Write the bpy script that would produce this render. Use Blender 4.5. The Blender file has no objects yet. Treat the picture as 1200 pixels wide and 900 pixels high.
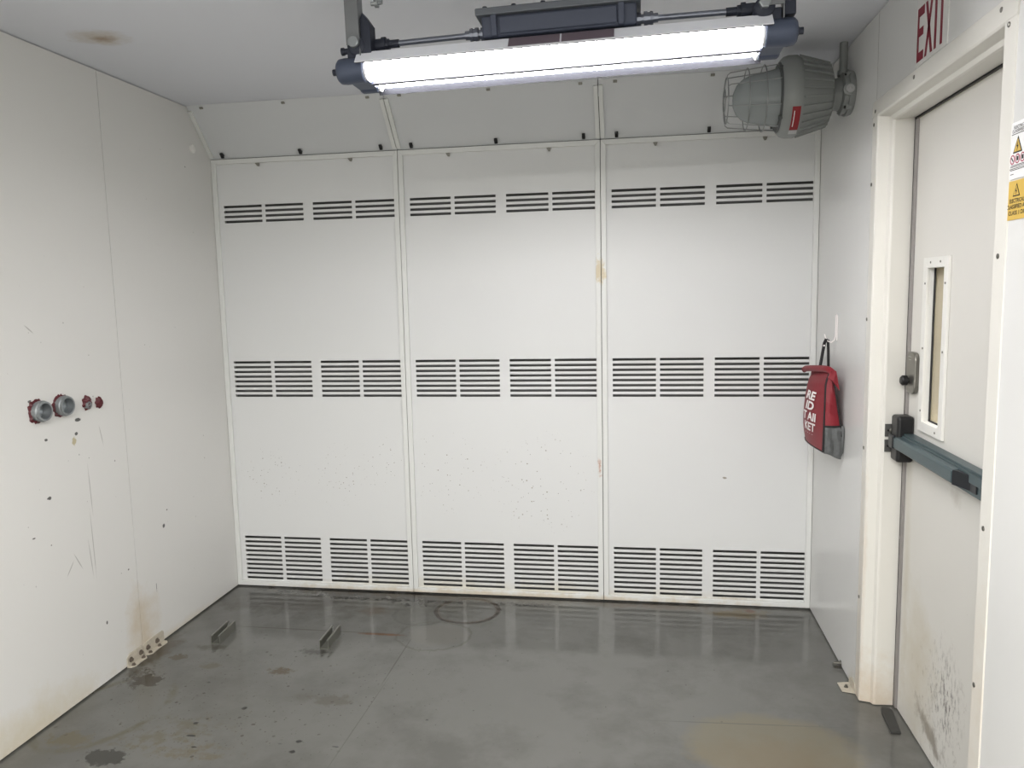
import bpy, bmesh, math, random
from mathutils import Vector, Matrix
random.seed(7)
S = bpy.context.scene
COL = S.collection
# ------------------------------------------------------------------ camera
CAM = Vector((2.1751, -3.8214, 1.5741)); YAW, PITCH, ROLL, FPX = 0.16116, -0.11754, 0.02195, 904.86
def cam_axes():
    cy, sy, cp, sp, cr, sr = math.cos(YAW), math.sin(YAW), math.cos(PITCH), math.sin(PITCH), math.cos(ROLL), math.sin(ROLL)
    return Matrix(((cy, -sy, 0), (sy, cy, 0), (0, 0, 1))) @ Matrix(((1, 0, 0), (0, cp, -sp), (0, sp, cp))) @ Matrix(((cr, 0, sr), (0, 1, 0), (-sr, 0, cr)))
A = cam_axes()
cd = bpy.data.cameras.new('camera'); cam = bpy.data.objects.new('camera', cd); COL.objects.link(cam)
cd.sensor_width = 36; cd.sensor_fit = 'HORIZONTAL'; cd.lens = FPX / 1200 * 36; cd.clip_start = 0.02
r, f, u = A.col[0], A.col[1], A.col[2]
cam.matrix_world = Matrix(((r[0], u[0], -f[0], CAM[0]), (r[1], u[1], -f[1], CAM[1]), (r[2], u[2], -f[2], CAM[2]), (0, 0, 0, 1)))
S.camera = cam
# ------------------------------------------------------------------ light
TUBE = 23.0          # strength of the two fluorescent tubes
w = bpy.data.worlds.new('world'); S.world = w; w.use_nodes = True
w.node_tree.nodes['Background'].inputs[0].default_value = (.97, .96, 1, 1)
w.node_tree.nodes['Background'].inputs[1].default_value = .15
def area(name, loc, sx, sy, power, col=(1, .985, .96), rot=(0, 0, 0)):
    l = bpy.data.lights.new(name, 'AREA'); l.shape = 'RECTANGLE'; l.size = sx; l.size_y = sy; l.energy = power; l.color = col
    o = bpy.data.objects.new(name, l); o.location = loc; o.rotation_euler = rot; COL.objects.link(o); return o
area('rear_fixture_light', (1.8, -4.3, 2.40), 1.5, .25, 74)      # the next ceiling fixture, behind the photographer
area('corridor_fill_light', (3.75, -1.0, 2.4), .5, 1.5, 15, (1, .97, .92))  # added unseen fill, brightens the backdrop beyond the door window
vs = S.view_settings; vs.view_transform = 'Standard'; vs.look = 'None'; vs.gamma = 1; vs.use_curve_mapping = False; vs.exposure = 1.38

# ------------------------------------------------------------------ materials
def rgb(h):
    return tuple((c / 255 / 12.92 if c / 255 <= .04045 else ((c / 255 + .055) / 1.055) ** 2.4) for c in h) + (1,)
class Mat:
    """procedural material with shaped stains laid over a mottled base"""
    def __init__(s, name, col, rough=.5, metal=0, mottle=.0, mscale=3, bump=0, bscale=60, spec=.5, rvar=0):
        s.cache = {}; s.m = bpy.data.materials.new(name); s.m.use_nodes = True; s.t = s.m.node_tree; s.N = s.t.nodes; s.L = s.t.links
        s.b = s.N['Principled BSDF']; s.b.inputs['Roughness'].default_value = rough; s.b.inputs['Metallic'].default_value = metal
        s.b.inputs['Specular IOR Level'].default_value = spec
        s.pos = s.N.new('ShaderNodeNewGeometry').outputs['Position']
        s.col = s.rgbn(col)
        if mottle:
            n = s.noise(mscale, 5)
            s.col = s.mix(s.mr(n, .3, .7, 0, mottle), s.col, s.rgbn(tuple(c * .55 for c in col[:3]) + (1,)))
        if bump:
            bn = s.N.new('ShaderNodeBump'); bn.inputs['Strength'].default_value = bump; bn.inputs['Distance'].default_value = .002
            s.L.new(s.noise(bscale, 3), bn.inputs['Height']); s.L.new(bn.outputs[0], s.b.inputs['Normal'])
        if rvar:
            s.L.new(s.mr(s.noise(4, 4), .3, .7, rough - rvar, rough + rvar), s.b.inputs['Roughness'])
        s.done()
    def rgbn(s, c): return c
    def noise(s, scale, detail=3, vec=None, rough=.55):
        n = s.N.new('ShaderNodeTexNoise'); n.inputs['Scale'].default_value = scale; n.inputs['Detail'].default_value = detail
        n.inputs['Roughness'].default_value = rough
        s.L.new(vec or s.pos, n.inputs['Vector']); return n.outputs['Fac']
    def mr(s, v, a, b, c, d):
        n = s.N.new('ShaderNodeMapRange'); s.L.new(v, n.inputs[0])
        for i, x in enumerate((a, b, c, d)): n.inputs[i + 1].default_value = x
        return n.outputs[0]
    def math(s, op, a, b):
        n = s.N.new('ShaderNodeMath'); n.operation = op
        for i, x in enumerate((a, b)):
            if isinstance(x, (int, float)): n.inputs[i].default_value = x
            else: s.L.new(x, n.inputs[i])
        return n.outputs[0]
    def mix(s, fac, a, b):
        n = s.N.new('ShaderNodeMix'); n.data_type = 'RGBA'; s.L.new(fac, n.inputs[0])
        for i, x in ((6, a), (7, b)):
            if isinstance(x, tuple): n.inputs[i].default_value = x
            else: s.L.new(x, n.inputs[i])
        return n.outputs[2]
    def shared(s, ns):
        ns = min((2.5, 6, 12, 20, 34, 60), key=lambda q: abs(math.log(q / ns)))
        if ns not in s.cache: s.cache[ns] = s.noise(ns, 6, rough=.68)
        return s.cache[ns]
    def rad(s, c, r, rot=0, flat=2):
        n = s.N.new('ShaderNodeMapping'); n.vector_type = 'TEXTURE'; s.L.new(s.pos, n.inputs[0])
        n.inputs['Location'].default_value = c; e = [0, 0, 0]; e[flat] = rot; n.inputs['Rotation'].default_value = e
        sc = list(r); sc[flat] = 1000; n.inputs['Scale'].default_value = sc
        l = s.N.new('ShaderNodeVectorMath'); l.operation = 'LENGTH'; s.L.new(n.outputs[0], l.inputs[0]); return l.outputs['Value']
    def stain(s, c, r, col, strength=1, rot=0, flat=2, soft=.4, amp=.6, ns=12, ring=None, broken=0):
        """elliptical stain: c centre, r radii (all in metres, world axes), flat = axis ignored"""
        d = s.rad(c, r, rot, flat)
        d = s.math('ADD', d, s.mr(s.shared(ns), .2, .8, -amp, amp))
        if ring:
            d = s.math('ABSOLUTE', s.math('SUBTRACT', d, 1), 0); k = s.mr(d, ring, ring * .3, 0, strength)
        else: k = s.mr(d, 1, 1 - soft, 0, strength)
        if broken: k = s.math('MULTIPLY', k, s.mr(s.shared(broken * 1.6), .42, .58, 0, 1))
        s.col = s.mix(k, s.col, s.rgbn(col)); return s
    def specks(s, c, r, col, scale=60, size=.25, gate=.75, strength=1, flat=2, rot=0, soft=.5):
        """many small separate flecks inside an elliptical area"""
        v = s.N.new('ShaderNodeTexVoronoi'); v.inputs['Scale'].default_value = scale
        s.L.new(s.pos, v.inputs['Vector'])
        sep = s.N.new('ShaderNodeSeparateColor'); s.L.new(v.outputs['Color'], sep.inputs[0])
        d = s.math('ADD', v.outputs['Distance'], s.mr(s.noise(scale * 3, 3), 0, 1, -.12, .12))
        k = s.math('MULTIPLY', s.mr(d, size, size * .6, 0, strength), s.mr(sep.outputs[0], gate, gate + .02, 0, 1))
        k = s.math('MULTIPLY', k, s.mr(s.rad(c, r, rot, flat), 1, 1 - soft, 0, 1))
        s.col = s.mix(k, s.col, s.rgbn(col)); return s
    def scratch(s, c, r, col, sc, strength=1, flat=0, rot=0, thr=(.6, .66), soft=.5):
        n = s.N.new('ShaderNodeMapping'); s.L.new(s.pos, n.inputs[0]); n.inputs['Scale'].default_value = sc; n.inputs['Rotation'].default_value = (rot, 0, 0)
        k = s.math('MULTIPLY', s.mr(s.noise(1, 6, n.outputs[0], .7), thr[0], thr[1], 0, strength), s.mr(s.rad(c, r, 0, flat), 1, 1 - soft, 0, 1))
        s.col = s.mix(k, s.col, s.rgbn(col)); return s
    def done(s):
        
        if isinstance(s.col, tuple): s.b.inputs['Base Color'].default_value = s.col
        else: s.L.new(s.col, s.b.inputs['Base Color'])
        return s.m
def simple(name, c, rough=.5, metal=0, **k): return Mat(name, rgb(c), rough, metal, **k).m


M = {}
rust, brown, dark, olive, blk = rgb((110, 66, 35)), rgb((120, 98, 70)), rgb((62, 60, 56)), rgb((86, 80, 62)), rgb((30, 29, 28))
# floor ---------------------------------------------------------------
fl = Mat('grey_floor_paint', rgb((91, 90, 86)), .11, 0, mottle=.22, mscale=2.6)
fl.stain((1.6, -.8, 0), (3, 2, 1), rgb((84, 84, 79)), .5, soft=.9, amp=1.4, ns=5)
fl.stain((1.6, -.8, 0), (3, 2, 1), rgb((110, 110, 106)), .45, soft=.9, amp=1.5, ns=2.3)
fl.stain((.6, -1.2, 0), (.9, .55, 1), rgb((89, 89, 83)), .25, soft=.8, amp=.7, ns=3)
fl.stain((.9, -.25, 0), (.75, .18, 1), rgb((76, 75, 68)), .55, soft=.8, amp=.9, ns=4)
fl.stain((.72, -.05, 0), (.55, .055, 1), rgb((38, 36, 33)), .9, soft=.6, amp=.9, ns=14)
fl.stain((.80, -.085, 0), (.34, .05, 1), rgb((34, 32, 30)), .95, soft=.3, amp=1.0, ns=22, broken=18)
fl.stain((.45, -.22, 0), (.50, .16, 1), rgb((70, 67, 60)), .6, soft=.7, amp=1.0, ns=7)
fl.stain((1.05, -.12, 0), (.16, .07, 1), rgb((44, 42, 39)), .8, soft=.4, amp=1.2, ns=24, broken=20)
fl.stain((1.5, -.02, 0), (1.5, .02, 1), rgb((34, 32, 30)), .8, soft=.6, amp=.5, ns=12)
fl.stain((1.17, -.07, 0), (.26, .075, 1), rgb((52, 51, 48)), .7, soft=.6, amp=.9, ns=22)
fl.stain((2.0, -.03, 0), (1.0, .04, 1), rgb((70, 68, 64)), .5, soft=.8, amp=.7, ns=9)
fl.stain((2.64, -1.24, 0), (.33, .24, 1), rgb((110, 104, 86)), .75, soft=.25, amp=.18, ns=4)
fl.stain((2.65, -1.30, 0), (.30, .16, 1), rgb((108, 96, 75)), .45, soft=.6, amp=.5, ns=4)
fl.stain((1.337, -.205, 0), (.158, .150, 1), rgb((34, 31, 27)), .95, ring=.085, amp=.06, ns=7)
fl.stain((1.337, -.205, 0), (.152, .145, 1), rgb((70, 56, 42)), .5, ring=.10, amp=.08, ns=12)
fl.stain((1.24, -.50, 0), (.17, .15, 1), rgb((78, 76, 68)), .6, ring=.06, amp=.14, ns=9)
fl.stain((1.26, -.49, 0), (.15, .13, 1), rgb((104, 102, 95)), .5, soft=.3, amp=.2, ns=6)
fl.stain((1.12, -.27, 0), (.14, .13, 1), rgb((57, 56, 51)), .5, ring=.12, amp=.2, ns=12, broken=9)
fl.stain((.15, -1.29, 0), (.20, .27, 1), rgb((80, 76, 60)), .8, ring=.10, amp=.10, ns=8, broken=5, rot=-.2)
fl.stain((.14, -1.48, 0), (.10, .05, 1), olive, .8, amp=.9, ns=22)
fl.stain((.48, -1.40, 0), (.20, .10, 1), olive, .6, amp=1.3, ns=11, rot=.5, broken=14)
fl.stain((.60, -1.50, 0), (.20, .06, 1), rgb((88, 78, 56)), .6, amp=1.3, ns=14, broken=16)
fl.stain((.345, -1.565, 0), (.080, .046, 1), rgb((46, 45, 40)), .95, soft=.12, amp=.95, ns=17)
fl.stain((.161, -1.045, 0), (.070, .048, 1), rgb((59, 55, 48)), .95, soft=.12, amp=1.1, ns=24)
fl.stain((.16, -.84, 0), (.045, .03, 1), rgb((73, 67, 52)), .9, soft=.3, amp=.8, ns=30)
fl.stain((.35, -.90, 0), (.05, .035, 1), rgb((83, 78, 65)), .7, amp=.8, ns=24)
fl.stain((.68, -.905, 0), (.06, .035, 1), rgb((70, 59, 40)), .9, soft=.5, amp=1.0, ns=40)
fl.stain((.86, -1.1, 0), (.07, .05, 1), rgb((70, 66, 59)), .5, soft=.8, amp=.9, ns=20)
fl.stain((.98, -1.1, 0), (.10, .05, 1), rgb((72, 67, 57)), .6, soft=.5, amp=1.0, ns=24)
fl.stain((.99, -.513, 0), (.155, .016, 1), rgb((89, 60, 36)), .9, soft=.6, amp=.5, ns=18)
fl.stain((.87, -.249, 0), (.11, .07, 1), rgb((78, 67, 51)), .6, soft=.8, amp=.5, ns=14)
fl.stain((.62, -.505, 0), (.5, .006, 1), rgb((70, 67, 60)), .8, soft=.5, amp=.35, ns=20)
fl.stain((1.145, -.75, 0), (.004, .26, 1), rgb((67, 65, 60)), .8, soft=.5, amp=.3, ns=20, rot=.0)
fl.stain((1.15, -1.25, 0), (.003, .42, 1), rgb((73, 72, 67)), .6, soft=.5, amp=.3, ns=20, rot=-.02)
fl.stain((2.56, -1.085, 0), (.42, .004, 1), rgb((76, 76, 72)), .55, soft=.5, amp=.3, ns=20, rot=.05)
fl.stain((2.66, -.10, 0), (.17, .075, 1), rgb((96, 84, 60)), .75, soft=.6, amp=.6, ns=12)
fl.stain((2.72, -.06, 0), (.03, .03, 1), rgb((96, 56, 40)), .6, soft=.6, amp=.6, ns=22)
fl.stain((2.25, -.06, 0), (.35, .045, 1), rgb((83, 67, 54)), .5, soft=.7, amp=.8, ns=16)
fl.stain((1.62, -.10, 0), (.20, .03, 1), rgb((48, 46, 43)), .8, soft=.6, amp=.9, ns=40, broken=30)
fl.stain((.26, -.73, 0), (.10, .03, 1), rgb((73, 70, 62)), .7, soft=.6, amp=.9, ns=20)
fl.stain((.75, -.72, 0), (.08, .03, 1), rgb((57, 56, 51)), .8, soft=.6, amp=.9, ns=30)
fl.specks((.55, -1.15, 0), (.8, .7, 1), rgb((59, 56, 49)), 26, .20, .72, .9)
fl.specks((.75, -.95, 0), (.9, .7, 1), rgb((52, 48, 41)), 60, .22, .80, .9)
fl.specks((1.6, -.9, 0), (1.8, 1.2, 1), rgb((62, 60, 56)), 34, .10, .86, .8)
for x, y, a, b in [(.982, -1.391, .013, .010), (.984, -1.453, .013, .010), (1.124, -1.406, .014, .004), (.921, -1.414, .010, .003), (.672, -1.206, .012, .012), (.572, -1.405, .020, .007), (.622, -1.47, .012, .005), (.542, -1.327, .010, .010), (1.4, -1.2, .006, .004)]:
    fl.stain((x, y, 0), (a, b, 1), rgb((34, 32, 29)), .95, soft=.3, amp=.5, ns=60)
fl.specks((1.4, -.8, 0), (1.5, .9, 1), rgb((56, 54, 50)), 16, .07, .60, .9)
fl.specks((.5, -1.2, 0), (.6, .6, 1), rgb((66, 56, 44)), 90, .24, .84, .9)
fl.stain((.10, -1.03, 0), (.07, .10, 1), rgb((52, 48, 42)), .8, soft=.4, amp=1.3, ns=26, broken=30)
fl.stain((.05, -.80, 0), (.06, .20, 1), rgb((70, 62, 48)), .7, soft=.6, amp=.8, ns=14)
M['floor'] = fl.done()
# walls: white enamelled steel -----------------------------------------
wl = Mat('white_steel_left_wall', rgb((215, 214, 210)), .3, 0, mottle=.05, mscale=1.2, bump=.05, bscale=9)
yel = rgb((196, 186, 160))
X1 = (1, 1, 1)
wl.stain((0, -1.5, .0), (1, .45, .16), yel, .7, flat=0, soft=.8, amp=.5, ns=6)
wl.stain((0, -.83, .12), (1, .12, .22), rgb((186, 166, 130)), .6, flat=0, soft=.9, amp=.6, ns=8)
wl.stain((0, -.6, .0), (1, .5, .05), yel, .5, flat=0, soft=.8, amp=.5, ns=8)
for y, z, ry, rz, c in [(-1.125, 1.115, .017, .008, blk), (-1.14, 1.062, .009, .007, blk), (-1.298, 1.066, .009, .006, blk), (-1.308, .847, .011, .007, blk), (-1.36, 1.22, .009, .005, dark),
                        (-.632, .533, .009, .012, blk), (-1.155, 1.035, .012, .018, rgb((176, 165, 128))), (-1.06, .25, .006, .008, dark), (-.90, .42, .005, .004, dark),
                        (-.72, .27, .002, .022, dark), (-1.4, .72, .008, .003, dark), (-.60, .60, .006, .004, dark), (-.25, 2.22, .004, .004, dark)]:
    wl.stain((0, y, z), (1, ry, rz), c, .9, flat=0, soft=.25, amp=.45, ns=60)
for y, z, L, a in [(-1.19, .56, .05, .5), (-1.235, .545, .04, -.7), (-1.12, .55, .09, .08), (-1.09, .82, .12, .03), (-1.33, 1.48, .03, .9), (-1.0, 1.03, .05, .2), (-1.10, .60, .16, .02)]:
    wl.stain((0, y, z), (1, .003, L), rgb((150, 148, 142)), .7, flat=0, rot=a, soft=.5, amp=.2, ns=20)
wl.specks((0, -1.15, .9), (1, .4, .9), rgb((120, 118, 112)), 22, .07, .86, .9, flat=0)
wl.specks((0, -.45, 1.3), (1, .4, 1.3), rgb((140, 138, 132)), 20, .05, .86, .8, flat=0)
M['wall_left'] = wl.done()
wb = Mat('white_vent_sheet', rgb((215, 216, 215)), .42, 0, mottle=.04, mscale=1.5, bump=.04, bscale=7)
for x, z, a, b, n in [(.24, .62, .22, .18, 26), (.62, .62, .16, .2, 30), (.85, .70, .14, .16, 30), (1.2, .66, .25, .25, 22), (1.7, .6, .3, .3, 18)]:
    wb.specks((x, 0, z), (a, 1, b), rgb((140, 134, 120)), n + 22, .17, .72, .95, flat=1)
    wb.specks((x, 0, z), (a, 1, b), rgb((110, 104, 92)), n + 60, .2, .8, .9, flat=1)
wb.stain((1.5, 0, .0), (1.6, 1, .10), rgb((198, 190, 168)), .6, flat=1, soft=.8, amp=.6, ns=6)
wb.stain((2.63, 0, .015), (.22, 1, .03), rgb((166, 142, 104)), .55, flat=1, soft=.7, amp=.6, ns=12)
wb.stain((2.6, 0, .65), (.012, 1, .006), rgb((120, 110, 90)), .8, flat=1, soft=.4, amp=.4, ns=40)
M['sheet'] = wb.done()
wf = Mat('white_angle_frame', rgb((218, 219, 216)), .36, 0, mottle=.03, mscale=3)
wf.stain((2.0, 0, 1.668), (.05, 1, .06), rgb((196, 172, 112)), .6, flat=1, soft=.6, amp=.9, ns=30)
wf.stain((1.992, 0, .706), (.012, 1, .05), rgb((170, 110, 70)), .7, flat=1, soft=.6, amp=.9, ns=40)
wf.stain((1.5, 0, 0), (1.6, 1, .035), rgb((196, 182, 156)), .7, flat=1, soft=.6, amp=.6, ns=14)
M['frame'] = wf.done()
M['soffit'] = simple('white_soffit_sheet', (206, 208, 209), .45, mottle=.04, mscale=1.5)
ce = Mat('white_ceiling', rgb((218, 220, 226)), .5, 0, mottle=.04, mscale=1.2)
ce.stain((.27, -1.18, 0), (.12, .10, 1), rgb((168, 150, 116)), .8, soft=1.0, amp=.4, ns=9)
ce.stain((.275, -1.17, 0), (.06, .04, 1), rgb((128, 92, 54)), .8, soft=1.0, amp=.4, ns=14)
M['ceiling'] = ce.done()
wr = Mat('white_steel_right_wall', rgb((215, 215, 213)), .26, 0, mottle=.04, mscale=1.4, bump=.05, bscale=8)
wr.stain((0, -.82, 0), (1, .12, .12), yel, .6, flat=0, soft=.8, amp=.5, ns=8)
wr.specks((0, -.5, .6), (1, .4, .8), rgb((150, 146, 138)), 30, .05, .88, .8, flat=0)
M['wall_right'] = wr.done()
dl = Mat('cream_door_paint', rgb((211, 209, 203)), .45, 0, mottle=.05, mscale=2.5, bump=.05, bscale=12)
dl.scratch((0, -1.34, .27), (1, .17, .20), rgb((72, 66, 60)), (10, 75, 26), .85, rot=.55, thr=(.52, .62), soft=.8)
dl.scratch((0, -1.30, .22), (1, .30, .30), rgb((110, 100, 88)), (10, 42, 26), .8, rot=.6, thr=(.58, .68), soft=.8)
dl.stain((0, -1.22, .10), (1, .16, .05), rgb((112, 102, 88)), .7, flat=0, rot=.35, soft=.8, amp=1.0, ns=22)
dl.stain((0, -1.1, .25), (1, .2, .3), rgb((186, 176, 150)), .5, flat=0, soft=.9, amp=.6, ns=7)
dl.stain((0, -.96, .5), (1, .04, .6), rgb((180, 170, 146)), .4, flat=0, soft=.9, amp=.5, ns=7)
dl.stain((0, -1.36, .93), (1, .05, .04), rgb((176, 170, 160)), .5, flat=0, soft=.9, amp=.6, ns=20)
dl.specks((0, -1.3, 1.75), (1, .3, .2), rgb((140, 132, 118)), 42, .11, .74, .9, flat=0)
dl.specks((0, -1.35, .8), (1, .5, .8), rgb((150, 140, 126)), 24, .08, .80, .8, flat=0)
M['leaf'] = dl.done()
df = Mat('white_door_frame_paint', rgb((216, 214, 207)), .4, 0, mottle=.04, mscale=3)
df.stain((3.03, -.88, 0), (.3, .3, .22), rgb((196, 180, 158)), .7, flat=1, soft=.9, amp=.6, ns=10)
df.stain((3.01, -.87, .5), (.01, 1, .5), rgb((200, 186, 168)), .4, flat=1, soft=.9, amp=.6, ns=10)
M['jamb'] = df.done()
for k, c, ro, me in [('seal', (34, 33, 34), .7, 0), ('weather', (140, 136, 134), .5, .3), ('gap', (18, 18, 18), .9, 0), ('white', (222, 221, 216), .4, 0), ('blackplastic', (14, 14, 16), .4, 0),
                     ('bolt', (120, 118, 112), .35, .9), ('clip', (140, 138, 130), .45, .4), ('cast', (70, 78, 96), .5, .25), ('casting_dark', (44, 48, 60), .55, .3), ('ballast', (58, 64, 80), .5, .2),
                     ('lid', (98, 102, 108), .45, .4), ('pipe', (126, 130, 140), .3, .9), ('galv', (150, 154, 156), .36, .75), ('channel', (112, 112, 104), .45, .35), ('darkstrip', (50, 50, 48), .6, .1),
                     ('lampgrey', (136, 139, 137), .5, .15), ('lampgreydark', (80, 83, 83), .55, .2), ('wire', (150, 152, 152), .3, .9), ('redlabel', (132, 20, 30), .5, 0), ('silver', (176, 176, 176), .35, .8),
                     ('red_bag', (168, 22, 34), .48, 0), ('piping', (18, 16, 18), .6, 0), ('redpaint', (80, 22, 30), .5, 0), ('bar', (72, 88, 92), .38, .35), ('barlight', (98, 116, 118), .36, .5),
                     ('barcap', (16, 20, 26), .4, 0), ('strike', (92, 92, 90), .4, .4), ('lockplate', (128, 126, 120), .35, .8), ('exitplate', (214, 214, 210), .35, 0), ('exitred', (122, 12, 38), .5, 0),
                     ('yellow', (206, 172, 78), .45, 0), ('ink', (26, 24, 22), .6, 0), ('signwhite', (232, 232, 232), .4, 0), ('crimson', (160, 50, 80), .5, 0), ('cream', (196, 188, 166), .6, 0),
                     ('reflector', (226, 228, 234), .35, 0), ('label', (104, 92, 100), .5, 0), ('textwhite', (236, 230, 228), .5, 0), ('fin', (90, 90, 88), .5, .3)]:
    M[k] = simple(k + '_finish', c, ro, me)
M['rustbolt'] = simple('weathered_bolt', (106, 96, 86), .6, .2, mottle=.6, mscale=160)
M['baggrey'] = simple('grey_wadding', (96, 98, 98), .8, mottle=.5, mscale=60)
M['bag'] = simple('red_coated_fabric', (126, 20, 34), .5, mottle=.12, mscale=14, bump=.25, bscale=40)
M['mud'] = Mat('white_bracket_paint', rgb((192, 184, 168)), .5, 0, mottle=.5, mscale=40).m
M['strut'] = simple('strut_steel', (128, 130, 132), .4, .6, mottle=.2, mscale=20)
def emis(name, c, st):
    m = Mat(name, (1, 1, 1, 1), .4); m.b.inputs['Emission Color'].default_value = c; m.b.inputs['Emission Strength'].default_value = st; return m.m
M['tube'] = emis('fluorescent_tube_glow', (.99, .97, .985, 1), TUBE)
g = Mat('frosted_lamp_glass', rgb((176, 182, 182)), .18); g.b.inputs['Transmission Weight'].default_value = .35; g.b.inputs['IOR'].default_value = 1.2; M['globe'] = g.m
M['plenum'] = simple('plenum_grey_steel', (112, 113, 112), .6)
M['glare_dimmer'] = simple('glare_dimming_liner', (60, 61, 66), .45, .0)  # dark colour that tones down the glare inside the reflector
M['tube_gap_tone'] = simple('tube_gap_shade', (52, 52, 60), .5)  # dark colour for the added line between the glowing tubes
g = Mat('clear_pane', (1, 1, 1, 1), .03); g.b.inputs['Transmission Weight'].default_value = 1; g.b.inputs['IOR'].default_value = 1.1; M['pane'] = g.m

# ------------------------------------------------------------------ mesh helpers
ORG = {}
def world_org(o): return ORG.get(o.name, Vector((0, 0, 0)))
def obj(name, bm, mat, parent=None, bevel=0, smooth=False, kind=None, seg=2):
    bmesh.ops.recalc_face_normals(bm, faces=bm.faces)
    me = bpy.data.meshes.new(name); 
    vs_ = [v.co for v in bm.verts]
    c = Vector([(min(v[i] for v in vs_) + max(v[i] for v in vs_)) / 2 for i in range(3)])
    if parent is None: c.z = min(v[2] for v in vs_)
    bmesh.ops.translate(bm, verts=bm.verts, vec=-c)
    bm.to_mesh(me); bm.free()
    if smooth:
        for p in me.polygons: p.use_smooth = True
    me.materials.append(M[mat] if isinstance(mat, str) else mat)
    o = bpy.data.objects.new(name, me); COL.objects.link(o)
    o.location = c - (world_org(parent) if parent else Vector((0, 0, 0)))
    if parent: o.parent = parent
    ORG[o.name] = c
    if bevel:
        b = o.modifiers.new('bevel', 'BEVEL'); b.width = bevel; b.segments = seg; b.limit_method = 'ANGLE'; b.angle_limit = .6
    if smooth == 'auto' or smooth:
        try:
            for p in me.polygons: p.use_smooth = True
            me.set_sharp_from_angle(angle=.7)
        except Exception: pass
    if kind: o['kind'] = kind
    return o
def thing(name, loc, label=None, cat=None, group=None, kind=None):
    o = bpy.data.objects.new(name, None); COL.objects.link(o); o.location = loc; o.empty_display_size = .05; ORG[o.name] = Vector(loc)
    if label: o['label'] = label
    if cat: o['category'] = cat
    if group: o['group'] = group
    if kind: o['kind'] = kind
    return o
def tag(o, label, cat, group=None):
    o['label'] = label; o['category'] = cat
    if group: o['group'] = group
    return o
def dup(o, off=(0, 0, 0), top=True, parent=None):
    c = o.copy(); COL.objects.link(c)
    if parent: c.parent = parent
    if top: c.location = o.location + Vector(off); 
    for ch in o.children: dup(ch, top=False, parent=c)
    return c
def nb(): return bmesh.new()
def box(bm, x0, x1, y0, y1, z0, z1):
    v = [bm.verts.new((x, y, z)) for x in (x0, x1) for y in (y0, y1) for z in (z0, z1)]
    for q in ((0, 1, 3, 2), (4, 6, 7, 5), (0, 4, 5, 1), (2, 3, 7, 6), (0, 2, 6, 4), (1, 5, 7, 3)): bm.faces.new([v[i] for i in q])
    return bm
def frame_of(d):
    d = Vector(d).normalized(); a = Vector((0, 0, 1)) if abs(d.z) < .9 else Vector((0, 1, 0))
    u_ = d.cross(a).normalized(); return d, u_, d.cross(u_)
def lathe(bm, o, d, prof, seg=32, closed=True):
    o = Vector(o); d, u_, v_ = frame_of(d); rings = []
    for t, r_ in prof:
        if r_ < 1e-6: rings.append([bm.verts.new(o + d * t)])
        else: rings.append([bm.verts.new(o + d * t + (u_ * math.cos(2 * math.pi * k / seg) + v_ * math.sin(2 * math.pi * k / seg)) * r_) for k in range(seg)])
    for a, b in zip(rings, rings[1:]):
        for k in range(seg):
            k2 = (k + 1) % seg
            if len(a) == 1 and len(b) == 1: continue
            if len(a) == 1: bm.faces.new((a[0], b[k], b[k2]))
            elif len(b) == 1: bm.faces.new((a[k], b[0], a[k2]))
            else: bm.faces.new((a[k], b[k], b[k2], a[k2]))
    if closed:
        if len(rings[0]) > 1: bm.faces.new(rings[0])
        if len(rings[-1]) > 1: bm.faces.new(rings[-1])
    return bm
def cyl(bm, p0, p1, r_, seg=24):
    p0, p1 = Vector(p0), Vector(p1); L = (p1 - p0).length
    return lathe(bm, p0, p1 - p0, [(0, r_), (L, r_)], seg)
def tubepath(bm, pts, r_, seg=10, closed=False, rx=None):
    pts = [Vector(p) for p in pts]; n = len(pts); rings = []; pu = None
    for i, p in enumerate(pts):
        t = (pts[(i + 1) % n] - pts[i - 1]) if closed or 0 < i < n - 1 else (pts[1] - pts[0] if i == 0 else pts[-1] - pts[-2])
        t.normalize()
        if pu is None: _, pu, _ = frame_of(t)
        pu = (pu - t * pu.dot(t)).normalized(); v_ = t.cross(pu)
        rings.append([bm.verts.new(p + pu * math.cos(2 * math.pi * k / seg) * r_ + v_ * math.sin(2 * math.pi * k / seg) * (rx or r_)) for k in range(seg)])
    for i in range(n if closed else n - 1):
        a, b = rings[i], rings[(i + 1) % n]
        for k in range(seg): bm.faces.new((a[k], b[k], b[(k + 1) % seg], a[(k + 1) % seg]))
    if not closed: bm.faces.new(rings[0]); bm.faces.new(rings[-1])
    return bm
def prism(bm, pts, off):
    """closed outline pts extruded by vector off"""
    a = [bm.verts.new(p) for p in pts]; b = [bm.verts.new(Vector(p) + Vector(off)) for p in pts]
    bm.faces.new(a); bm.faces.new(b[::-1])
    for i in range(len(a)): bm.faces.new((a[i], a[(i + 1) % len(a)], b[(i + 1) % len(a)], b[i]))
    return bm
OFF = .012
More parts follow.
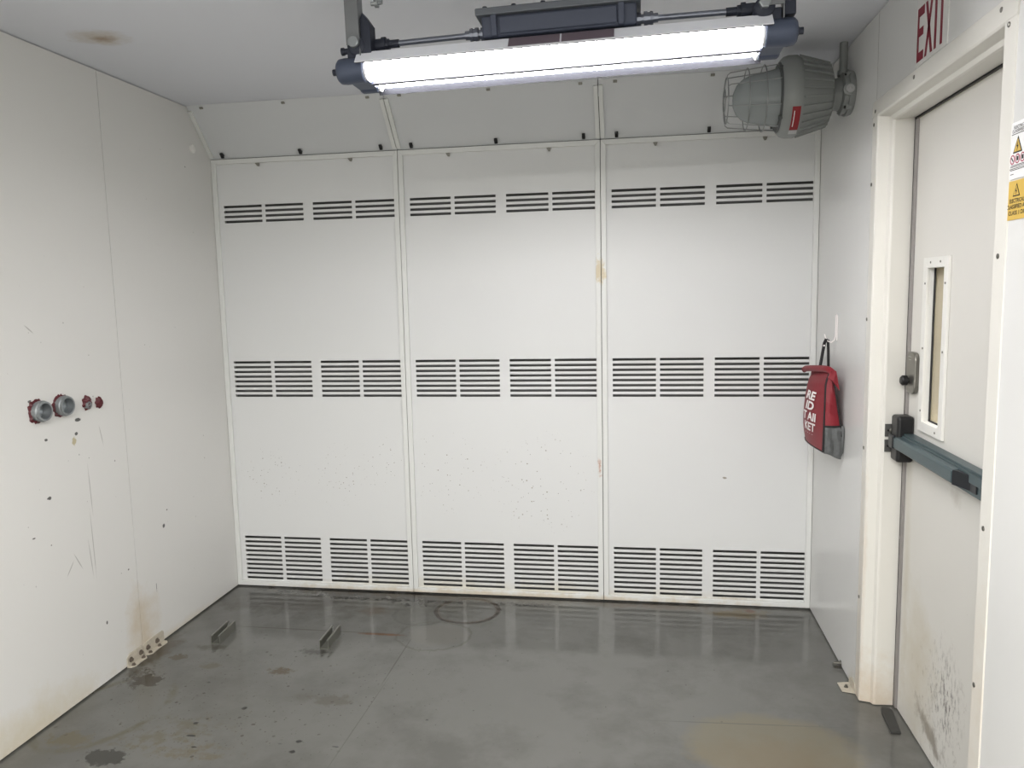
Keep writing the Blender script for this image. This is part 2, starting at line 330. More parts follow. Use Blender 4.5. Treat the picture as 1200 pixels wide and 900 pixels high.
def text_bm(bm, s, o, ux, uy, h, width=None, depth=.0006, shear=0, align='CENTER'):
    """built-in lettering; o = middle of the baseline, ux reading direction, uy up, h cap height"""
    c = bpy.data.curves.new('t', 'FONT'); c.body = s; c.size = 1; c.resolution_u = 3; c.shear = shear; c.offset = OFF
    t = bpy.data.objects.new('t', c); COL.objects.link(t); bpy.context.view_layer.update()
    me = bpy.data.meshes.new_from_object(t.evaluated_get(bpy.context.evaluated_depsgraph_get()))
    xs = [v.co.x for v in me.vertices]; ys = [v.co.y for v in me.vertices]; x0, x1 = min(xs), max(xs); y1 = max(ys); y0 = min(0, min(ys))
    sx = (width / (x1 - x0)) if width else h / y1; sy = h / y1; o = Vector(o); ux = Vector(ux); uy = Vector(uy); nz = ux.cross(uy).normalized()
    mid = (x0 + x1) / 2 if align == 'CENTER' else (x0 if align == 'LEFT' else x1)
    vv = [bm.verts.new(o + ux * (v.co.x - mid) * sx + uy * v.co.y * sy + nz * depth) for v in me.vertices]
    for p in me.polygons:
        try: bm.faces.new([vv[i] for i in p.vertices])
        except ValueError: pass
    bpy.data.objects.remove(t); bpy.data.curves.remove(c); bpy.data.meshes.remove(me)
def thicken(bm, vec):
    g_ = bmesh.ops.extrude_face_region(bm, geom=list(bm.faces)); vs_ = [e for e in g_['geom'] if isinstance(e, bmesh.types.BMVert)]
    bmesh.ops.translate(bm, verts=vs_, vec=vec); return bm

# ------------------------------------------------------------------ the room shell
W, H1, H2, D = 3.01, 2.29, 2.518, .209
G = .004
YF, YN, DT, TH = -.873, -1.82, 2.160, .115      # door opening: far edge, near edge, top; wall thickness
bm = nb(); box(bm, -.25, 4.4, -6.2, .3, -.12, 0); obj('floor', bm, 'floor', kind='structure')
bm = nb(); box(bm, -.25, 2.0055 - .001, -6.2, .3, H2, H2 + .08); box(bm, 2.0055 + .001, 4.4, -6.2, .3, H2, H2 + .08); obj('ceiling', bm, 'ceiling', kind='structure')
bm = nb(); GF = .008; box(bm, -.06, 0, -.8482 + .0014, .16, GF, H2 - G); box(bm, -.06, 0, -6, -.8482 - .0014, GF, H2 - G); obj('wall_left', bm, 'wall_left', kind='structure')
bm = nb(); box(bm, -.11, W + .2, .11, .16, 0, H2); obj('wall_back', bm, 'plenum', kind='structure')
bm = nb(); box(bm, -.06, W + .12, -6.06, -6, 0, H2); obj('wall_front', bm, 'wall_left', kind='structure')
bm = nb()
box(bm, W, W + .04, YF, .16, GF, H2 - G); box(bm, W, W + .04, YN, YF - .0, DT, H2 - G); box(bm, W, W + .04, -6, YN, G, H2 - G)
obj('wall_right', bm, 'wall_right', kind='structure')
bm = nb(); box(bm, -.08, -.062, -6, .16, 0, H2); obj('wall_left_backing', bm, 'gap', kind='structure').name = 'dark_gap_backing'  # near-black sheet put behind the wall so its gaps read dark
bm = nb(); box(bm, 4.2, 4.25, -6, .3, 0, H2); box(bm, W + .13, 4.2, .25, .3, 0, H2); obj('wall_corridor', bm, 'cream', kind='structure')

# ------------------------------------------------------------------ three slotted wall panels
P = W / 3
xs = [.052, .262, .281, .489, .541, .750, .769, .976]
rows = []
for z0, n in ((1.967, 4), (1.052, 8), (.042, 10)):
    for k in range(n): rows.append((z0 + .0255 * k, z0 + .0255 * k + .0125))
def vent_panel(label):
    t = thing('vent_panel', (P / 2, 0, 0), label, 'wall panel', None)
    a, b, zt, zb = .0014, P - .0014, H1 - .001, .008
    bm = nb(); X = [a + .004] + xs + [b - .004]; Z = [zb + .003] + [q for r_ in rows[::1] for q in r_] + [zt - .003]; Z = sorted(Z)
    V = {}
    hole_x = {1, 3, 5, 7}; slots = set(round(r_[0], 5) for r_ in rows)
    for i in range(len(X)):
        for j in range(len(Z)): V[i, j] = bm.verts.new((X[i], 0, Z[j]))
    for i in range(len(X) - 1):
        for j in range(len(Z) - 1):
            if i in hole_x and round(Z[j], 5) in slots: continue
            bm.faces.new((V[i, j], V[i + 1, j], V[i + 1, j + 1], V[i, j + 1]))
    thicken(bm, (0, .0018, 0)); obj('slotted_sheet', bm, 'sheet', t)
    # folded louvre blades behind the slots
    w_, h_, g_ = .024, .014, .0005
    for pts in (((a, zb), (a + w_, zb + w_), (a + w_, zt - w_), (a, zt)), ((b, zb), (b, zt), (b - w_, zt - w_), (b - w_, zb + w_)),
                ((a + g_, zt), (a + w_, zt - w_ + g_), (b - w_, zt - w_ + g_), (b - g_, zt)), ((a + g_, zb), (b - g_, zb), (b - w_, zb + w_ - g_), (a + w_, zb + w_ - g_))):
        bm = nb(); prism(bm, [(x, -h_, z) for x, z in pts], (0, h_ - .0004, 0)); obj('frame_strip', bm, 'frame', t, bevel=.0012)
    for x in (.259, .757):                       # little steel clips hanging under the top rail
        bm = nb(); prism(bm, [(x - .011, -.020, zt - .026), (x + .010, -.020, zt - .026), (x + .005, -.014, zt - .040), (x - .003, -.014, zt - .040)], (0, .012, 0))
        cyl(bm, (x, -.022, zt - .032), (x, -.012, zt - .032), .004, 10); obj('clip', bm, 'clip', t)
    return t
p1 = vent_panel('white slotted wall panel at the left, beside the long bare left wall')
p2 = dup(p1, (P, 0, 0)); p2['label'] = 'middle white slotted wall panel, between the two upright joint strips'
p3 = dup(p1, (2 * P, 0, 0)); p3['label'] = 'white slotted wall panel at the right, beside the hanging red bag'
# sloped panels between wall and ceiling
sl = Vector((0, -D, H2 - H1)); sn = Vector((0, -(H2 - H1), -D)).normalized(); L_ = sl.length; sl.normalize()
def SP(x, s, h): return Vector((x, -.002, H1 + .001)) + sl * s + sn * h
def sbox(bm, x0, x1, s0, s1, h0, h1):
    v = [bm.verts.new(SP(x, s, h)) for x in (x0, x1) for s in (s0, s1) for h in (h0, h1)]
    for q in ((0, 1, 3, 2), (4, 6, 7, 5), (0, 4, 5, 1), (2, 3, 7, 6), (0, 2, 6, 4), (1, 5, 7, 3)): bm.faces.new([v[i] for i in q])
def soffit(label):
    t = thing('sloped_panel', (P / 2, 0, H1), label, 'sloped panel')
    bm = nb(); sbox(bm, .0015, P - .0015, .002, L_ - .004, -.003, -.001); obj('panel_sheet', bm, 'soffit', t)
    for x0, x1 in ((.0015, .021), (P - .021, P - .0015)):
        bm = nb(); sbox(bm, x0, x1, .015, L_ - .03, -.001, .011); obj('frame_strip', bm, 'frame', t, bevel=.001)
    for x in (.078, .503, .926):
        bm = nb(); cyl(bm, SP(x, .026, .0), SP(x, .026, .012), .007, 12); sbox(bm, x - .008, x + .008, .018, .046, .009, .020); obj('latch', bm, 'blackplastic', t, bevel=.003)
        bm = nb(); sbox(bm, x - .010, x + .008, L_ - .024, L_ - .013, -.001, .006); obj('clip', bm, 'clip', t, bevel=.002)
    return t
s1 = soffit('white sloped panel under the ceiling at the left end')
s2 = dup(s1, (P, 0, 0)); s2['label'] = 'middle white sloped panel directly behind the long tube light'
s3 = dup(s1, (2 * P, 0, 0)); s3['label'] = 'white sloped panel at the right, behind the caged grey lamp'

# ------------------------------------------------------------------ door
d = thing('door_1', (W, (YF + YN) / 2, 0), kind='structure')
XJ, XL = W + .040, W + .110       # step of the jamb, door face plane
bm = nb()
def jamb_prof(sy, y):   # (x, y) outline of one upright, opening to the side -sy
    return [(W + .001, y + sy * .060), (W - .003, y + sy * .057), (W - .004, y + sy * .002), (W, y - sy * .003), (XJ - .006, y - sy * .010), (XJ, y - sy * .024), (XJ + .008, y - sy * .026), (XL + .002, y - sy * .022), (XL + .002, y + sy * .03), (W + .001, y + sy * .03)]
for sy, y in ((1, YF), (-1, YN)):
    prism(bm, [(x, yy, .004) for x, yy in jamb_prof(sy, y)], (0, 0, DT + .0))
prism(bm, [(x, YN - .06, z) for x, z in [(W + .001, DT + .057), (W - .0035, DT + .054), (W - .0045, DT + .002), (W, DT - .003), (XJ - .006, DT - .008), (XJ, DT - .020), (XJ + .008, DT - .022), (XL + .002, DT - .018), (XL + .002, DT + .03), (W + .001, DT + .03)]], (0, YF - YN + .12, 0))
obj('door_frame', bm, 'jamb', d, bevel=.001)
for y, z in [(-.835, 2.135), (-.848, 2.178), (-.826, 1.93), (-.835, .975), (-.835, .40), (-.822, 1.45), (-1.23, 2.195), (-1.80, 2.196), (-1.842, 2.150), (-1.845, 1.634), (-1.842, .98), (-1.835, .575)]:
    bm = nb(); lathe(bm, (W - .0035, y, z), (-1, 0, 0), [(0, .0065), (.002, .006), (.003, .003)], 12); obj('screw', bm, 'bolt', d)
bm = nb(); box(bm, XL + .003, XL + .012, YN - .02, YF - .018, .002, DT); obj('seal', bm, 'seal', d)       # dark sheet standing in for the shadow gap round the leaf
Y0 = YF - .027
bm = nb()
wy0, wy1, wz0, wz1 = -1.215, -1.072, 1.115, 1.625      # opening of the narrow window
def leaf_with_hole(bm, x0, x1, ya, yb, za, zb):
    e = .012; box(bm, x0, x1, ya, wy0 - e, za, zb); box(bm, x0, x1, wy1 + e, yb, za, zb); box(bm, x0, x1, wy0 - e, wy1 + e, za, wz0 - e); box(bm, x0, x1, wy0 - e, wy1 + e, wz1 + e, zb)
for o in list(d.children):
    if o.name.startswith('seal'): bpy.data.objects.remove(o)
bm = nb()
box(bm, XL + .0025, XL + .012, Y0 + .0005, YF - .006, .004, DT - .02); box(bm, XL + .0025, XL + .012, YN, YF, DT - .0235, DT - .01); obj('seal', bm, 'seal', d)  # dark strips painted as the shadow gap at the leaf's edges
bm = nb(); box(bm, XL + .001, XL + .020, Y0 - .020, Y0 - .001, .006, DT - .026); obj('weatherstrip', bm, 'weather', d, bevel=.002)
bm = nb(); leaf_with_hole(bm, XL + .009, XL + .055, YN + .005, Y0 - .0205, .006, DT - .026); obj('door_leaf', bm, 'leaf', d)
XW = XL + .009
wf_ = nb(); o_ = .034
for a_, b_, c_, e_ in ((wy0 - o_, wy0, wz0 - o_, wz1 + o_), (wy1, wy1 + o_, wz0 - o_, wz1 + o_), (wy0, wy1, wz0 - o_, wz0), (wy0, wy1, wz1, wz1 + o_)):
    box(wf_, XW - .010, XW - .0003, a_, b_, c_, e_)
q_ = .0115
for a_, b_, c_, e_ in ((wy0 - q_, wy0, wz0 - q_, wz1 + q_), (wy1, wy1 + q_, wz0 - q_, wz1 + q_), (wy0, wy1, wz0 - q_, wz0), (wy0, wy1, wz1, wz1 + q_)): box(wf_, XW - .0003, XW + .016, a_, b_, c_, e_)
wfo = obj('window_frame', wf_, 'white', d, bevel=.0015)
bm = nb(); box(bm, XW + .017, XW + .021, wy0 - .008, wy1 + .008, wz0 - .008, wz1 + .008); obj('window_pane', bm, 'pane', d)
bm = nb()
for a_, b_, c_, e_ in ((wy0 - q_, wy0, wz0 - q_, wz1 + q_), (wy1, wy1 + q_, wz0 - q_, wz1 + q_), (wy0, wy1, wz0 - q_, wz0), (wy0, wy1, wz1, wz1 + q_)): box(bm, XW + .022, XW + .056, a_, b_, c_, e_)
obj('window_lining', bm, 'cream', d)
bm = nb()
for a_, b_, c_, e_ in ((wy1 - .006, wy1 - .001, wz0, wz1), (wy0, wy0 + .004, wz0, wz1), (wy0, wy1, wz0, wz0 + .005)): box(bm, XW + .012, XW + .0165, a_, b_, c_, e_)
obj('window_gasket', bm, 'seal', d)
for y, z in [(wy1 + .012, wz1 - .05), (wy1 - .03, wz1 + .018), (wy0 + .03, wz1 + .018), (wy0 - .016, wz1 - .05), (wy1 + .012, 1.36), (wy0 - .016, 1.36), (wy1 + .010, 1.15), (wy0 + .02, wz0 - .018)]:
    bm = nb(); lathe(bm, (XW - .010, y, z), (-1, 0, 0), [(0, .004), (.0015, .0035), (.002, .001)], 10); obj('screw', bm, 'bolt', wfo)
# lock plate with thumb knob
def rrect(cy_, cz_, w_, h_, r_, x):
    pts = []
    for sx, sy, a0 in ((1, 1, 0), (-1, 1, 90), (-1, -1, 180), (1, -1, 270)):
        for k in range(6):
            a = math.radians(a0 + 18 * k); pts.append((x, cy_ + sx * (w_ / 2 - r_) + r_ * math.cos(a), cz_ + sy * (h_ / 2 - r_) + r_ * math.sin(a)))
    return pts
bm = nb(); prism(bm, rrect(-.969, 1.268, .085, .145, .026, XW), (-.016, 0, 0)); lp = obj('lock_plate', bm, 'lockplate', d, bevel=.004)
bm = nb(); lathe(bm, (XW - .016, -.955, 1.240), (-1, 0, 0), [(0, .010), (.004, .010), (.006, .018), (.020, .018), (.026, .012), (.027, 0)], 20); obj('thumb_knob', bm, 'blackplastic', lp, smooth=True)
bm = nb()
for k, (ww, zz) in enumerate(((.028, 1.322), (.022, 1.311))): text_bm(bm, ('PUSH', 'OPEN')[k] if False else '- - -', (XW - .0162, -.965, zz), (0, -1, 0), (0, 0, 1), .003, ww)
obj('engraving', bm, 'signwhite', lp)
# panic bar
pb = nb(); box(pb, XW - .034, XW, -1.80, -.925, .985, 1.056); box(pb, XW - .040, XW - .034, -1.80, -.925, 1.020, 1.050)
bar = obj('panic_bar', pb, 'bar', d, bevel=.002)
bm = nb(); prism(bm, [(XW - .034, -.968, 1.000), (XW - .058, -.968, 1.000), (XW - .062, -.968, 1.006), (XW - .062, -.968, 1.036), (XW - .055, -.968, 1.042), (XW - .034, -.968, 1.046)], (0, -.507, 0)); obj('push_pad', bm, 'bar', bar, bevel=.0015)
bm = nb(); prism(bm, [(XW - .034, -1.4755, .998), (XW - .034, -1.56, .998), (XW - .060, -1.4755, .998)], (0, 0, .044)); box(bm, XW - .038, XW - .034, -1.585, -1.4755, .996, 1.044); obj('pad_end_cap', bm, 'barcap', bar, bevel=.002)
bm = nb(); prism(bm, rrect(-.952, 1.034, .072, .164, .012, XW), (-.056, 0, 0)); hd = obj('bar_head', bm, 'blackplastic', bar, bevel=.010, seg=3)
bm = nb(); box(bm, XW - .066, XW - .034, -.968, -.922, .999, 1.046); obj('latch_body', bm, 'barcap', bar, bevel=.004)
for z0, z1 in ((1.030, 1.076), (.974, 1.019)):
    yj = YF - .0255
    bm = nb(); box(bm, W + .048, W + .094, yj - .004, yj + .002, z0, z1); sp_ = obj('strike_plate', bm, 'strike', d, bevel=.001)
    bm = nb(); lathe(bm, (W + .072, yj - .004, (z0 + z1) / 2), (0, -1, 0), [(0, .009), (.003, .009), (.004, .005), (.001, .004)], 14); obj('screw', bm, 'bolt', sp_)
    bm = nb(); lathe(bm, (W + .058, yj - .004, (z0 + z1) / 2), (0, -1, 0), [(0, .004), (.003, .004)], 10); obj('screw', bm, 'blackplastic', sp_)
# sheet joint above the frame
bm = nb(); box(bm, W - .0006, W + .001, -.8455, -.8443, DT + .058, H2 - .003); obj('trim_2', bm, 'weather', kind='structure')

# ------------------------------------------------------------------ signs
t = thing('exit_sign', (W, -1.355, 2.214), 'white exit sign with tall red letters on the wall above the door', 'sign')
bm = nb(); box(bm, W - .003, W, -1.476, -1.234, 2.2185, 2.415); obj('sign_plate', bm, 'exitplate', t)
def letter(name, polys):
    bm = nb()
    for p in polys: prism(bm, [(W - .0036, y, z) for y, z in p], (.0008, 0, 0))
    o = obj(name, bm, 'exitred', t)
z0, z1 = 2.231, 2.384; R_ = lambda ya, yb, za, zb: [(ya, za), (yb, za), (yb, zb), (ya, zb)]
letter('letter_e', [R_(-1.243, -1.257, z0, z1), R_(-1.257, -1.297, z0, z0 + .026), R_(-1.257, -1.292, 2.301, 2.325), R_(-1.257, -1.297, z1 - .026, z1)])
letter('letter_x', [[(-1.306, z0), (-1.322, z0), (-1.364, z1), (-1.348, z1)], [(-1.352, z0), (-1.368, z0), (-1.322, z1), (-1.306, z1)]])
letter('letter_i', [R_(-1.380, -1.396, z0, z1)])
letter('letter_t', [R_(-1.424, -1.440, z0, z1 - .026), R_(-1.404, -1.460, z1 - .026, z1)])
UX, UY = (0, -1, 0), (0, 0, 1)
t = thing('warning_sign', (W, -1.945, 1.802), 'white electrical warning notice with pictograms, directly above the yellow one', 'sign')
bm = nb(); box(bm, W - .002, W, -2.022, -1.873, 1.802, 1.926); obj('sign_plate', bm, 'signwhite', t)
xc = -1.918
bm = nb()
for s_, z_, w_, h_ in (('ELECTRICAL', 1.9115, .055, .0065), ('CLASSIFIED AREA', 1.9030, .082, .0065)): text_bm(bm, s_, (W - .002, -1.918 if s_[0] == 'E' else -1.924, z_), UX, UY, h_, w_)
obj('lettering', bm, 'ink', t)
def triangle(z0_, h_, hw, parent, fill, yc):
    bm = nb(); prism(bm, [(W - .0026, yc + hw, z0_), (W - .0026, yc - hw, z0_), (W - .0026, yc, z0_ + h_)], (.0006, 0, 0)); obj('triangle', bm, 'ink', parent)
    bm = nb(); q = .76; zb = z0_ + h_ * .085; prism(bm, [(W - .0030, yc + hw * q, zb), (W - .0030, yc - hw * q, zb), (W - .0030, yc, zb + h_ * q)], (.0004, 0, 0)); obj('triangle_fill', bm, fill, parent)
    bm = nb(); c_ = z0_ + h_ * .4; k = h_ * .30
    prism(bm, [(W - .0034, yc - .15 * k, c_ + k), (W - .0034, yc + .45 * k, c_ - .1 * k), (W - .0034, yc + .02 * k, c_ - .05 * k), (W - .0034, yc + .2 * k, c_ - k), (W - .0034, yc - .45 * k, c_ + .15 * k), (W - .0034, yc - .02 * k, c_ + .1 * k)], (.0004, 0, 0)); obj('flash_symbol', bm, 'ink', parent)
triangle(1.858, .036, .021, t, 'yellow', -1.911)
for k, y in enumerate((-1.889, -1.912, -1.935)):
    bm = nb(); lathe(bm, (W - .0020, y, 1.845), (-1, 0, 0), [(0, .0105), (.0005, .0105), (.0006, .0080), (.0002, .0080)], 24, closed=False); obj('pictogram', bm, 'crimson', t)
    bm = nb(); box(bm, W - .0026, W - .002, y - .004, y + .004, 1.841, 1.850) if k else tubepath(bm, [(W - .0024, y + .004, 1.849), (W - .0024, y - .004, 1.841)], .0012, 6); obj('pictogram_symbol', bm, 'ink', t)
bm = nb()
for z_, a_, b_ in ((1.899, -1.880, -1.99), (1.831, -1.883, -1.96), (1.828, -1.880, -1.97), (1.824, -1.878, -1.975), (1.821, -1.880, -1.955), (1.812, -1.882, -1.897)): box(bm, W - .0024, W - .002, b_, a_, z_, z_ + .0014); obj('text_line', bm, 'ink', t); bm = nb()
bm.free()
t = thing('warning_sign', (W, -1.945, 1.712), 'yellow electrical classified area notice, directly below the white one', 'sign')
bm = nb(); box(bm, W - .002, W, -2.022, -1.866, 1.712, 1.798); obj('sign_plate', bm, 'yellow', t)
triangle(1.763, .028, .016, t, 'yellow', -1.916)
bm = nb()
for s_, z_, w_, yc in (('ELECTRICAL', 1.7495, .067, -1.920), ('CLASSIFIED AREA', 1.7365, .108, -1.9275), ('CLASS 1 DIV 1', 1.7225, .088, -1.9275)): text_bm(bm, s_, (W - .002, yc, z_), UX, UY, .009, w_)
obj('lettering', bm, 'ink', t)

# ------------------------------------------------------------------ tube light fixture
LX = 1.956; LY, LZ = -1.44, 2.26
t = thing('tube_light', (LX, LY, LZ), 'long twin fluorescent tube light with dark end castings, hung below the ceiling', 'light')
xa, xb = 1.375, 2.525           # tubes
ny, fy, nz, fz = -1.50, -1.38, 2.260, 2.2575
for y, z in ((ny, nz), (fy, fz)):
    bm = nb(); cyl(bm, (xa, y, z), (xb, y, z), .0215, 28); obj('fluorescent_tube', bm, 'tube', t, smooth=True)
bm = nb()
prof = [(-1.549, 2.272), (-1.519, 2.306), (-1.395, 2.306), (-1.325, 2.232), (-1.327, 2.230), (-1.398, 2.302), (-1.516, 2.302), (-1.547, 2.270)]
prism(bm, [(xa - .02, y, z) for y, z in prof], (xb - xa + .04, 0, 0)); ref = obj('reflector', bm, 'reflector', t)
bm = nb(); prism(bm, [(xa - .018, y, z) for y, z in [(-1.5455, 2.2695), (-1.5155, 2.3015), (-1.3985, 2.3015), (-1.3275, 2.2295), (-1.3290, 2.2275), (-1.400, 2.2985), (-1.514, 2.2985), (-1.544, 2.2680)]], (xb - xa + .036, 0, 0)); obj('glare_dimming_liner', bm, 'glare_dimmer', ref)  # added dark skin, keeps the reflector's lit inside from burning out
bm = nb(); box(bm, xa, xb, -1.450, -1.430, 2.231, 2.239); obj('tube_gap_shade', bm, 'tube_gap_tone', ref, bevel=.001)  # added dark strip, draws the grey line between the two tubes
for x0 in (1.815, 1.968):
    bm = nb(); nrm = Vector((0, -.034, .03)).normalized(); q = [Vector((x0, -1.5475, 2.2745)), Vector((x0 + .148, -1.5475, 2.2745)), Vector((x0 + .148, -1.522, 2.3035)), Vector((x0, -1.522, 2.3035))]
    prism(bm, [v + nrm * .0008 for v in q], nrm * .0008); obj('rating_label', bm, 'label', ref)
for s_, xe in ((-1, xa), (1, xb)):
    bm = nb()
    for y, z in ((ny, nz), (fy, fz)):
        lathe(bm, (xe - s_ * .0, y, z), (s_, 0, 0), [(0, .029), (.004, .036), (.062, .038), (.080, .036), (.088, .028)] if y == ny else [(0, .029), (.004, .034), (.055, .034), (.062, .028)], 32)
    box(bm, min(xe, xe + s_ * .06), max(xe, xe + s_ * .06), ny, fy, 2.230, 2.285)
    ec = obj('end_casting', bm, 'cast', t, bevel=.002, smooth=True)
    bm = nb(); lathe(bm, (xe + s_ * .087, ny, nz), (s_, 0, 0), [(0, .014), (.006, .012), (.006, .010), (.018, .010)], 8); obj('plug_bolt', bm, 'casting_dark', ec)
    for y, z in ((ny, nz), (fy, fz)):
        bm = nb(); lathe(bm, (xe - s_ * .005, y, z), (s_, 0, 0), [(0, .024), (0, .031), (.007, .031), (.007, .024), (0, .024)], 32, closed=False); obj('tube_collar', bm, 'reflector', ec, smooth=True)
    # casting that carries conduit and hanger
    xm = xe + s_ * .010
    bm = nb(); box(bm, xm - .040, xm + .035, -1.52, -1.42, 2.288, 2.322); lathe(bm, (xm - .01, -1.53, 2.325), (0, 1, 0), [(0, .018), (.006, .028), (.09, .028), (.10, .02)], 24)
    xx = (xe + .055 if s_ < 0 else xe - .055)
    cyl(bm, (xm, -1.47, 2.335), (xx, -1.47, 2.335), .020, 20)
    ec2 = obj('conduit_body', bm, 'casting_dark', t, bevel=.002, smooth=True)
    bm = nb(); lathe(bm, (xm - .012, -1.531, 2.332), (0, -1, 0), [(0, .017), (.012, .017), (.014, .014)], 6 if s_ > 0 else 16); obj('pivot_bolt', bm, 'galv', ec2, bevel=.001)
    bm = nb(); lathe(bm, (xm + (-.05 if s_ < 0 else .05), -1.50, 2.318), (-1 if s_ < 0 else 1, 0, 0), [(-.02, .009), (.006, .009), (.006, .012), (.014, .012)], 8); obj('side_bolt', bm, 'casting_dark', ec2)
    # hanger strut to the ceiling
    xh = xe - .046 if s_ < 0 else xe + .01
    bm = nb(); box(bm, xh, xh + .041, -1.535, -1.530, 2.325, 2.518); box(bm, xh + .0375, xh + .041, -1.53, -1.49, 2.29, 2.518); box(bm, xh, xh + .0035, -1.53, -1.49, 2.33, 2.518); obj('hanger_strut', bm, 'strut', t, bevel=.001)
    bm = nb(); prism(bm, [(xh + .042, -1.524, 2.30), (xh + .072, -1.524, 2.30), (xh + .072, -1.524, 2.385), (xh + .050, -1.524, 2.418), (xh + .042, -1.524, 2.40)], (0, .05, 0)); obj('hanger_plate', bm, 'casting_dark', t, bevel=.002)
    bm = nb(); lathe(bm, (xh + .072, -1.50, 2.446), (1, 0, 0), [(0, .006), (.012, .006), (.012, .012), (.022, .012), (.022, .005), (.03, .005)], 12); cyl(bm, (xh + .094, -1.50, 2.446), (xh + .094, -1.50, 2.462), .014, 12); obj('hanger_nut', bm, 'galv', t)
# ballast housing
bm = nb(); prism(bm, [(1.738, y, z) for y, z in ((-1.535, 2.370), (-1.525, 2.312), (-1.385, 2.312), (-1.375, 2.370))], (.442, 0, 0)); bh = obj('ballast_housing', bm, 'ballast', t, bevel=.006)
bm = nb(); prism(bm, [(1.790, y, z) for y, z in ((-1.540, 2.362), (-1.531, 2.318), (-1.52, 2.318), (-1.52, 2.362))], (.336, 0, 0)); obj('housing_cover', bm, 'ballast', bh, bevel=.003)
for x in (1.766, 2.128):
    bm = nb(); prism(bm, [(x, y, z) for y, z in ((-1.548, 2.368), (-1.536, 2.312), (-1.52, 2.312), (-1.52, 2.368))], (.018, 0, 0)); obj('rib', bm, 'ballast', bh, bevel=.003)
bm = nb(); box(bm, 1.724, 2.192, -1.552, -1.36, 2.366, 2.386); ld = obj('housing_lid', bm, 'lid', bh, bevel=.003)
for k in range(6):
    bm = nb(); x = 1.75 + k * .084; lathe(bm, (x, -1.535, 2.386), (0, 0, 1), [(0, .007), (.007, .007)], 6); obj('lid_bolt', bm, 'casting_dark', bh)
for xf0, xf1, s_ in ((1.738, 1.432, -1), (2.180, 2.468, 1)):
    bm = nb(); cyl(bm, (xf0, -1.47, 2.340), (xf1, -1.47, 2.337), .0085, 18); cn = obj('conduit', bm, 'pipe', t, smooth=True)
    bm = nb(); lathe(bm, (xf0, -1.47, 2.340), (s_, 0, 0), [(0, .019), (.012, .019), (.012, .013), (.020, .013), (.020, .020), (.030, .020), (.030, .017), (.038, .017), (.038, .020), (.046, .018), (.046, .013), (.060, .013), (.060, .010)], 12); obj('conduit_union', bm, 'pipe', cn)
    bm = nb(); lathe(bm, (xf1, -1.47, 2.337), (-s_, 0, 0), [(-.012, .022), (.0, .022), (.0, .016), (.010, .016), (.010, .012), (.04, .012)], 12); obj('conduit_bushing', bm, 'casting_dark', cn)
t.rotation_euler = (0, -.0177, 0)

# ------------------------------------------------------------------ caged lamp on the right wall
ay, az = -.50, 2.322
t = thing('caged_lamp', (W, ay, az), 'grey explosion-proof wall lamp with a frosted globe in a wire cage', 'light')
bm = nb(); lathe(bm, (2.735, ay, az), (1, 0, 0), [(0, .10), (.0, .138), (.012, .150), (.030, .156), (.062, .156), (.070, .150), (.180, .116), (.192, .100), (.192, .062)], 64); hs = obj('housing', bm, 'lampgrey', t, smooth=True)
for k in range(28):
    a = 2 * math.pi * k / 28; ca, sa = math.cos(a), math.sin(a)
    bm = nb(); tx = Vector((0, -sa, ca)) * .0022
    q = [Vector((2.808, ay + ca * .146, az + sa * .146)), Vector((2.808, ay + ca * .157, az + sa * .157)), Vector((2.918, ay + ca * .124, az + sa * .124)), Vector((2.925, ay + ca * .10, az + sa * .10))]
    prism(bm, [v - tx for v in q], tx * 2); obj('cooling_fin', bm, 'lampgrey', hs)
bm = nb(); lathe(bm, (2.728, ay, az), (1, 0, 0), [(0, .112), (0, .128), (.010, .136), (.012, .112)], 48, closed=False); obj('globe_ring', bm, 'lampgreydark', hs, smooth=True)
bm = nb(); lathe(bm, (2.558, ay, az), (1, 0, 0), [(0, 0), (.004, .030), (.016, .056), (.036, .076), (.062, .089), (.10, .096), (.172, .112), (.185, .112)], 48); obj('globe', bm, 'globe', t, smooth=True)
bm = nb(); cyl(bm, (2.66, ay, az), (2.74, ay, az), .035, 20); obj('lamp_bulb', bm, 'lampgrey', t, smooth=True)
cg = nb()
for k in range(8):
    a = math.pi * 2 * (k + .5) / 8; ca, sa = math.cos(a), math.sin(a)
    tubepath(cg, [(2.738, ay + ca * .128, az + sa * .128), (2.545, ay + ca * .106, az + sa * .106), (2.535, ay + ca * .098, az + sa * .098), (2.533, ay + ca * .085, az + sa * .085)], .0022, 6)
for x, r_ in ((2.534, .090), (2.527, .045), (2.612, .118), (2.676, .126)):
    tubepath(cg, [(x, ay + math.cos(a) * r_, az + math.sin(a) * r_) for a in [2 * math.pi * j / 40 for j in range(40)]], .0024, 6, closed=True)
for k in range(4):
    a = math.pi * 2 * k / 4; ca, sa = math.cos(a), math.sin(a); tubepath(cg, [(2.534, ay + ca * .090, az + sa * .090), (2.526, ay + ca * .045, az + sa * .045)], .0022, 6)
obj('wire_cage', cg, 'wire', t)
for k in range(4):
    a = math.radians(45 + 90 * k); ca, sa = math.cos(a), math.sin(a)
    bm = nb(); cyl(bm, (2.722, ay + ca * .132, az + sa * .132), (2.745, ay + ca * .132, az + sa * .132), .008, 8); obj('cage_screw', bm, 'lampgreydark', t)
bm = nb(); lathe(bm, (2.925, ay, az), (1, 0, 0), [(0, .064), (.02, .060), (.045, .062)], 32); obj('neck', bm, 'lampgrey', t, smooth=True)
bm = nb(); lathe(bm, (2.965, ay, az + .002), (1, 0, 0), [(0, .066), (.006, .078), (.022, .078), (.022, .086), (.034, .086), (.045, .082)], 40); jb = obj('junction_box', bm, 'lampgrey', t, smooth=True)
